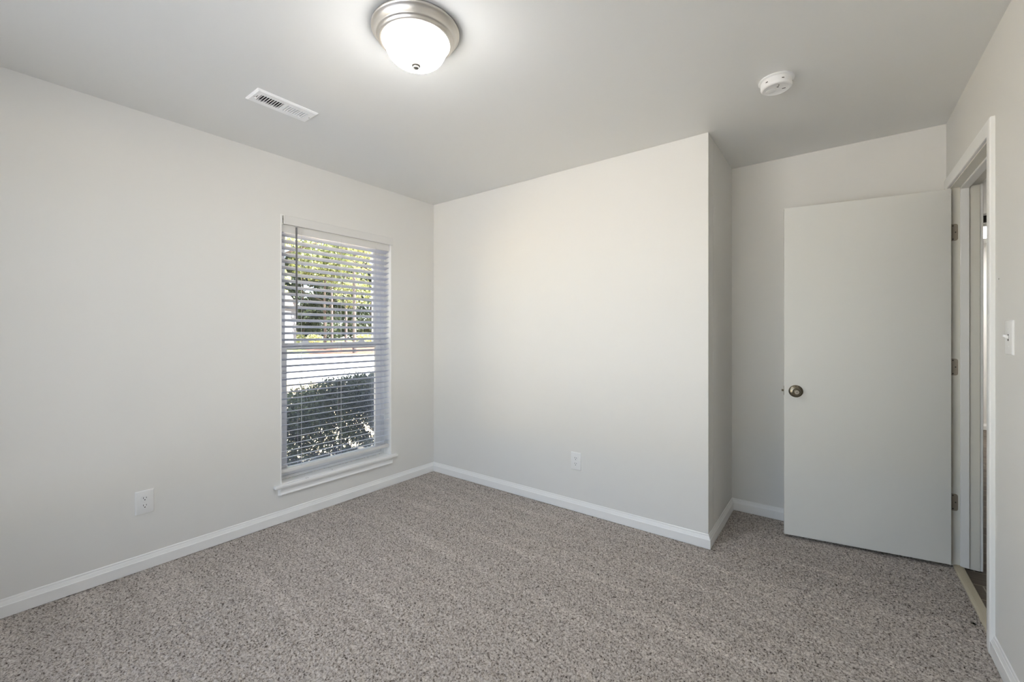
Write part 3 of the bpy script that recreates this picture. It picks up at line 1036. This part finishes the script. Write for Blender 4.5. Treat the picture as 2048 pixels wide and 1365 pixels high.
def tree(name, u, depth, h, spread, base, lm, bm_, tr, n, lsize, label, group, pine=False):
    x, y, z = at(u, depth)
    t = empty(name, (x, y, z), 0, label, 'tree', group)
    rs = random.Random(int(u * 7 + depth))
    tb = MB()
    top = h * (0.95 if pine else 0.75)
    pts = [(rs.uniform(-.1, .1) * i * 0.3, rs.uniform(-.1, .1) * i * 0.3, top * i / 5) for i in range(6)]
    tb.tube(pts, tr, 10, tr * 0.35)
    for i in range(7):
        zz = base + (top - base) * i / 7
        a = rs.uniform(0, 2 * pi)
        L = spread * rs.uniform(0.5, 0.85)
        tb.tube([(0, 0, zz), (cos(a) * L * 0.5, sin(a) * L * 0.5, zz + L * 0.22), (cos(a) * L, sin(a) * L, zz + L * 0.5)], tr * 0.35, 6, tr * 0.06)
    tb.build('trunk', bm_, t, smooth=True)
    blobs = []
    for i in range(11):
        a = rs.uniform(0, 2 * pi)
        rr = spread * rs.uniform(0.1, 0.75)
        zz = base + (h - base) * rs.uniform(0.08, 0.95)
        k = spread * rs.uniform(0.28, 0.5)
        blobs.append((cos(a) * rr, sin(a) * rr, zz, k, k, k * 0.75))
    v, q = leaves(crown_pts(n, blobs), lsize, 0.6)
    mesh_np('foliage', v, q, lm, t)
    return t


G1 = 'trees beyond the road'
tree('broadleaf_tree', 540, 19, 12.0, 4.6, 3.4, M['leaf_bright'], M['bark'], 0.16, 5200, 0.27, 'bright yellow green tree whose crown fills the upper left of the window view', G1)
tree('broadleaf_tree', 772, 29, 13.0, 4.8, 3.6, M['leaf_bright'], M['bark'], 0.15, 5200, 0.30, 'bright yellow green tree whose crown fills the upper right of the window view', G1)
tree('broadleaf_tree', 650, 41, 14.0, 4.8, 3.6, M['leaf_mid'], M['bark'], 0.16, 5600, 0.34, 'mid green tree in the middle of the window view, before the dark woods', G1)
tree('pine_tree', 709, 35, 16.0, 2.2, 7.0, M['leaf_mid'], M['pinebark'], 0.16, 1800, 0.30, 'pale barked pine with bare straight trunk right of the blind centre', G1, True)
tree('pine_tree', 664, 48, 17.0, 2.0, 8.0, M['leaf_mid'], M['pinebark'], 0.15, 1800, 0.32, 'thin pine trunk at the centre of the blind among dark woods', G1, True)
tree('pine_tree', 692, 53, 17.0, 2.0, 8.0, M['leaf_dark'], M['pinebark'], 0.18, 1800, 0.32, 'thin pine trunk between the centre and the pale barked pine', G1, True)
for i, (u, dp, lab) in enumerate(((606, 60, 'dark woodland tree just right of the white house'), (742, 60, 'dark woodland tree farthest right through the blind'),
                                  (668, 70, 'dark woodland tree at the centre of the blind behind the pines'), (575, 72, 'dark woodland tree rising behind the white house'),
                                  (715, 80, 'dark woodland tree behind the pale barked pine'), (604, 98, 'dark woodland tree far back, showing just right of the house roof'),
                                  (648, 118, 'dark woodland tree far back at the centre of the blind'), (694, 134, 'dark woodland tree farthest back, right of the blind centre'))):
    tree('woodland_tree', u, dp, 13 + i % 3, 5.0, 0.6, M['leaf_dark'], M['bark'], 0.22, 6500, 0.45, lab, 'dark trees at the back of the yard')


def shrub(name, u, depth, rx, ry, rz, lm, n, ls, label, group):
    x, y, z = at(u, depth)
    t = empty(name, (x, y, z), 0, label, 'shrub', group)
    p = crown_pts(n, [(0, 0, rz * 0.45, rx, ry, rz * 0.55)])
    v, q = leaves(p, ls, 0.6)
    mesh_np('foliage', v, q, lm, t)
    st = MB()
    rs = random.Random(int(u))
    for i in range(6):
        a = rs.uniform(0, 2 * pi)
        st.tube([(0, 0, 0), (cos(a) * rx * 0.3, sin(a) * ry * 0.3, rz * 0.4), (cos(a) * rx * 0.6, sin(a) * ry * 0.6, rz * 0.7)], 0.025, 6, 0.008)
    st.build('stems', M['stem'], t)
    return t


shrub('round_shrub', 590, 57, 1.25, 1.25, 1.7, M['leaf_bright'], 1300, 0.17, 'low yellow green shrub before the white house, leftmost through the blind', 'low shrubs across the road')
shrub('round_shrub', 628, 56, 1.1, 1.1, 1.3, M['leaf_bright'], 1300, 0.17, 'low yellow green shrub left of the blind centre, across the road', 'low shrubs across the road')
shrub('round_shrub', 728, 52, 1.1, 1.1, 1.6, M['leaf_bright'], 1300, 0.17, 'low yellow green shrub right of the pale barked pine', 'low shrubs across the road')

# white house across the road, at the left edge of the view
hp = at(546, 50)
hs = empty('house', hp, YAW + radians(6), 'white house with grey roof across the road, at the left edge of the window view', 'house')
MB().box(-6, 1.1, -4, 4, 0, 4.7).build('house_wall', M['siding'], hs)
MB().add([(-6.4, -4.5, 4.65), (1.5, -4.5, 4.65), (1.5, 4.5, 4.65), (-6.4, 4.5, 4.65), (-6.4, 0, 6.4), (1.5, 0, 6.4)],
         [(0, 1, 5, 4), (2, 3, 4, 5), (0, 4, 3), (1, 2, 5), (0, 3, 2, 1)]).build('house_roof', M['shingle'], hs)
MB().box(-6, 1.1, -5.0, -4, 2.95, 3.35).build('porch_roof', M['bark'], hs)
for wx in (-4.4, -2.2):
    MB().box(wx - 0.5, wx + 0.5, -4.04, -4.0, 0.9, 2.2).build('house_window', M['winglass'], hs)

# road, straw bed, green patch (thin slabs on the lawn, crossing the view)
def ground_slab(name, corners, lift, m):
    # corners: (u, depth) pairs on the ground
    pts = [at(u, d) for u, d in corners]
    vs = [(x, y, z - 0.4) for x, y, z in pts] + [(x, y, z + lift) for x, y, z in pts]
    k = len(pts)
    return struct(name, MB().add(vs, [tuple(range(k)), tuple(range(k, 2 * k))] + [(i, (i + 1) % k, k + (i + 1) % k, k + i) for i in range(k)]), m)


ground_slab('road', [(430, 15.2), (900, 13.2), (900, 33.0), (430, 29.5)], 0.012, M['road'])
ground_slab('yard_bank', [(300, 34.0), (1100, 34.0), (1100, 58.0), (300, 58.0)], 0.005, M['grass'])
ground_slab('yard', [(100, 58.0), (1400, 58.0), (1400, 130.0), (100, 130.0)], 0.005, M['grass'])
ground_slab('pine_straw_bed', [(618, 34.1), (1000, 34.1), (1000, 57.9), (600, 57.9)], 0.02, M['straw'])

# rounded hedge just outside the window
HC = Vector((-1.62, 0.48, GZ))
hd = empty('hedge', HC, 0, 'dark green rounded hedge shrub standing just outside the window', 'hedge')
hr = np.array([0.60, 2.05, 1.12])
RH = np.random.default_rng(5)
N = 60000
p = RH.normal(size=(N * 2, 3))
p[:, 2] = np.abs(p[:, 2])
p /= np.linalg.norm(p, axis=1)[:, None]
p *= (0.30 + 0.70 * RH.random(N * 2) ** 0.30)[:, None]
p *= hr
p[:, 2] += RH.normal(size=N * 2) * 0.02
# thinner at the base: ragged openings between the stems
ph = RH.random(30) * 2 * pi
fr_ = RH.uniform(9, 42, size=(30, 2))
s_ = p[:, 1] + 0.59 * p[:, 0]
gap = np.zeros(len(p))
for i in range(30):
    gap += np.sin(fr_[i, 0] * s_ + fr_[i, 1] * p[:, 2] + ph[i]) / (fr_[i, 0] / 8) ** 0.6
gap /= gap.std()
lim = np.interp(p[:, 2], [0.0, 0.25, 0.55, 0.75, 0.9], [-0.75, -0.30, 0.25, 1.3, 9])
p = p[(gap < lim) & (p[:, 2] > 0.04)]
v, q = leaves(p, 0.034, 0.55)
mesh_np('foliage', v, q, M['leaf_hedge'], hd)
st = MB()
for i in range(46):
    y0 = random.uniform(-1.7, 1.7)
    x0 = random.uniform(-0.2, 0.2)
    x1, y1 = x0 + random.uniform(-0.25, 0.25), y0 + random.uniform(-0.3, 0.3)
    hh = 0.95 * math.sqrt(max(0.1, 1 - (y1 / 2.05) ** 2))
    st.tube([(x0, y0, 0), ((x0 + x1) / 2 + random.uniform(-.04, .04), (y0 + y1) / 2, hh * 0.5), (x1, y1, hh)], 0.009, 6, 0.003)
# a few loose shoots above the clipped top
sh = []
tb = MB()
for i in range(34):
    yy = random.uniform(-1.6, 1.4)
    zz = 1.10 * math.sqrt(max(0.05, 1 - (yy / 2.05) ** 2))
    L = random.uniform(0.03, 0.11)
    xx = random.uniform(-0.2, 0.2)
    tb.tube([(xx, yy, zz - 0.05), (xx + 0.01, yy + random.uniform(-.02, .02), zz + L)], 0.002, 5, 0.001)
    for k in range(7):
        sh.append((xx + random.gauss(0, 0.012), yy + random.gauss(0, 0.012), zz + L * k / 6))
v, q = leaves(np.array(sh), 0.03, 0.5)
mesh_np('shoot_leaves', v, q, M['leaf_hedge'], hd)
st.add(tb.v, tb.f)
st.build('stems', M['stem'], hd)
